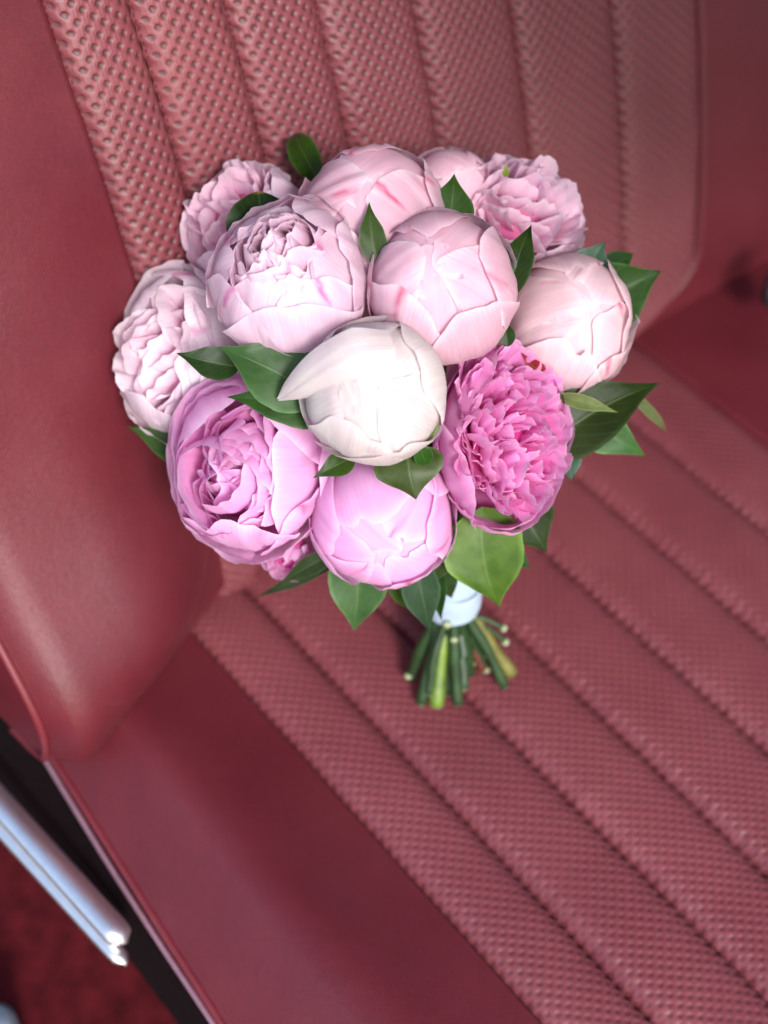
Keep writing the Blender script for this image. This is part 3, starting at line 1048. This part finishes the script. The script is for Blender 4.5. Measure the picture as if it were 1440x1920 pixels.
leaf((598, 345), (550, 247), 26, GREEN, rb=1.7, rt=2.0, seed=1)
lf = leaf((492, 468), (484, 356), 50, DKGREEN, rb=2.0, rt=2.28, seed=2, blunt=.7, bow=.16, tipcol=(.35, .18, .07), label='dark blunt leaf with a brown tip')
leaf((712, 500), (692, 378), 24, GREEN, rb=2.1, rt=2.42, seed=3, side=-.05)
leaf((842, 440), (852, 324), 40, GREEN, rb=1.95, rt=2.3, seed=4)
leaf((950, 560), (998, 417), 28, DKGREEN, rb=2.1, rt=2.42, seed=5)
leaf((1085, 530), (1134, 452), 34, BLUEG, rb=1.7, rt=1.95, dt=13.1, db=13.2, seed=6)
leaf((1125, 510), (1190, 476), 22, GREEN, dt=13.8, db=13.6, seed=7)
leaf((1095, 590), (1240, 508), 58, GREEN, db=13.4, dt=13.3, seed=8, side=-.05, fold=.3)
leaf((1010, 850), (1242, 716), 58, DKGREEN, db=13.0, dt=13.1, seed=9, side=-.06, bow=.06)
leaf((1040, 742), (1160, 774), 13, OLIVE, db=12.75, dt=12.8, seed=10, label='narrow olive leaf turned to show its pale underside')
leaf((1060, 770), (1212, 856), 40, (.03, .105, .03), db=13.5, dt=13.5, seed=11)
leaf((1062, 840), (1072, 902), 22, BLUEG, db=13.3, dt=13.3, seed=12)
leaf((1060, 830), (1110, 852), 14, GREEN, db=13.35, dt=13.45, seed=13)
leaf((1165, 720), (1252, 812), 9, (.08, .12, .05), db=13.7, dt=14.4, seed=14)
leaf((905, 950), (938, 1146), 72, BRGREEN, db=12.9, dt=13.2, seed=15, side=.04, bow=.05, fold=.15, label='broad bright green leaf over the ribbon')
leaf((960, 920), (1026, 1036), 50, DKGREEN, db=13.1, dt=13.3, seed=16, side=.04)
leaf((815, 1000), (846, 1120), 24, (.02, .06, .02), db=13.3, dt=14.0, seed=51)
leaf((880, 990), (1000, 1068), 34, (.02, .07, .018), db=13.0, dt=13.4, seed=52)
leaf((862, 975), (808, 1098), 30, (.03, .07, .028), db=13.1, dt=13.5, seed=17, side=.03)
leaf((775, 1040), (806, 1187), 34, (.022, .055, .022), db=13.2, dt=13.6, seed=18)
leaf((800, 1020), (828, 1165), 22, DKGREEN, db=13.4, dt=13.9, seed=19)
leaf((672, 1020), (664, 1184), 52, (.03, .10, .025), db=13.2, dt=13.5, seed=20)
leaf((720, 1060), (772, 1146), 17, GREEN, db=13.5, dt=13.9, seed=21)
leaf((645, 1030), (520, 1098), 18, DKGREEN, db=13.2, dt=13.4, seed=22)
leaf((640, 1045), (476, 1122), 13, (.02, .045, .02), db=13.4, dt=14.0, seed=23)
leaf((370, 880), (238, 800), 27, GREEN, db=13.5, dt=13.5, seed=24, side=.08)
leaf((450, 688), (330, 662), 30, DKGREEN, rb=2.0, rt=2.45, seed=25)
leaf((600, 745), (411, 649), 62, (.028, .085, .030), db=11.98, dt=11.85, seed=26, side=.04, fold=.12, bow=.05, label='broad glossy leaf left of the white bud')
leaf((615, 790), (424, 744), 34, GREEN, db=12.1, dt=12.1, seed=27, side=.07)
leaf((665, 855), (587, 896), 22, GREEN, db=12.1, dt=12.0, seed=28)
leaf((762, 838), (780, 937), 62, (.028, .06, .018), db=11.95, dt=11.95, seed=29, shape=.62, bow=.2, fold=-.2)
leaf((800, 872), (776, 820), 17, GREEN, db=11.9, dt=11.75, seed=30)
leaf((800, 828), (834, 742), 15, OLIVE, db=11.75, dt=11.8, seed=31, fold=.5, side=-.08)
leaf((655, 618), (730, 614), 8, OLIVE, db=11.75, dt=11.75, seed=32)
leaf((952, 650), (945, 600), 15, DKGREEN, db=12.3, dt=12.3, seed=33)
leaf((1020, 705), (978, 662), 15, REDS, db=12.75, dt=12.6, seed=34, label='small red sepal')
leaf((948, 332), (950, 306), 6, (.16, .24, .04), db=13.0, dt=12.9, seed=35)

# ------------------------------------------------------------------ stems and ribbon
H = unproj(846, 1062, 14.55)
HB = unproj(850, 1136, 15.0)
hax = nrm(H - HB)
hx = nrm(np.cross(hax, CM[:, 2]))
hy = np.cross(hax, hx)
ENDS = [(790, 1318, .10, 'g'), (818, 1322, .16, 'y'), (858, 1318, .14, 'g'), (838, 1300, .10, 'g'), (770, 1270, .12, 'g'), (880, 1262, .14, 'g'), (905, 1256, .22, 'r'),
        (945, 1286, .16, 'd'), (958, 1262, .20, 'o'), (922, 1240, .2, 'g'), (805, 1300, .28, 'g'), (870, 1290, .3, 'd'), (845, 1240, .4, 'g')]
SC = {'g': (.016, .045, .012), 'y': (.11, .18, .02), 'r': (.10, .02, .012), 'd': (.02, .05, .018), 'o': (.14, .13, .03)}
for i, (ex0, ey0, z0, kc) in enumerate(ENDS):
    Eo = onz(ex0, ey0, z0)
    top, axd = STEM_TOPS[i % len(STEM_TOPS)]
    ang = i * 2.4
    off = .15 * (i % 3 + .6) / 2.6 * 1.2
    # keep each stem on the side of the binding where its cut end lies
    lat = np.clip(((Eo - HB) @ hx) * .26, -.15, .15)
    la2 = .12 * math.sin(ang)
    p1 = HB + hx * lat + hy * la2
    p2 = H + hx * lat * .8 + hy * la2 * .8
    up = p2 + hax * .8 + (top - p2) * .25
    path = bez([Eo, Eo + (p1 - Eo) * .5 + .03 * hx * math.sin(i * 3), p1, p2, up, top - axd * .25, top], 8)
    rad = (.058 + .014 * math.sin(i * 1.7)) * (1 + .08 * np.sin(np.linspace(0, 30, len(path)) + i))
    rad = np.where(np.arange(len(path)) < 3, rad * 1.05, rad)
    st = child('stem', tube(path, rad, 12, col=SC[kc]), STEM, bouquet)
    dcut = nrm(path[0] - path[1])
    child('cut_end', tube(np.array([path[0] - dcut * .01, path[0] + dcut * .012]), [rad[0] * .86, rad[0] * .8], 12), STEMCUT, st)
# small pruned side shoots, pale where they were cut
for (x, y, z) in [(765, 1268, .2), (906, 1232, .35), (886, 1243, .3), (912, 1256, .22), (945, 1178, .8), (851, 1200, .85), (948, 1204, .6), (838, 1172, 1.1)]:
    c0 = onz(x, y, z)
    dd = nrm(np.array([rng.uniform(-1, 1), -1, rng.uniform(.2, 1)]))
    dd = nrm(c0 - HB)
    back_to = c0 + (HB - c0) * .55
    sh = child('side_shoot', tube(bez([back_to, c0 - dd * .22 + hx * .02, c0], 6), .026, 10, col=SC['g']), STEM, bouquet)
    child('cut_end', tube(np.array([c0 - dd * .03, c0, c0 + dd * .02]), [.034, .042, .034], 10), STEMCUT, sh)

# ribbon: three overlapping turns plus a pleated tail
def ribbon_band(a, b, r0, r1, seed, tilt):
    n, m_ = 14, 48
    u = np.linspace(0, 1, n)[:, None]
    th = np.linspace(0, 2 * np.pi, m_, endpoint=False)[None, :]
    rr = (r0 + (r1 - r0) * u) * (1 + .012 * wob(th * 3, seed, 3) * 1.0 + .02 * np.sin(u * np.pi))
    rr = rr * np.where((u < .02) | (u > .98), .985, 1)
    pos = a + (b - a) * u + tilt * np.cos(th + seed)
    P = HB + (H - HB) * pos[..., None] + (rr * np.cos(th))[..., None] * hx + (rr * .86 * np.sin(th))[..., None] * hy
    return grid_mesh(P, wrap=True)


rib = child('ribbon', ribbon_band(-.10, 1.6, .255, .285, 1, .02), SATIN, bouquet)
child('ribbon_turn', ribbon_band(.0, .36, .272, .292, 2, .09), SATIN, rib)
child('ribbon_turn', ribbon_band(.28, .66, .282, .304, 4, .10), SATIN, rib)
child('ribbon_turn', ribbon_band(.58, 1.4, .292, .316, 6, .09), SATIN, rib)
# gathered pleats at the left of the binding
u = np.linspace(0, 1, 16)[:, None]
s = np.linspace(-1, 1, 60)[None, :]
q0, q1 = unproj(806, 1040, 13.9), unproj(812, 1082, 14.1)
wv = CM[:, 0]
P = q0 + (q1 - q0) * u[..., None] + (s * (.13 - .06 * u))[..., None] * wv + (.012 * np.sin(s * 28) - .03 * s ** 2)[..., None] * CM[:, 2] + 0 * u[..., None]
child('ribbon_gather', grid_mesh(P), SATIN, rib)
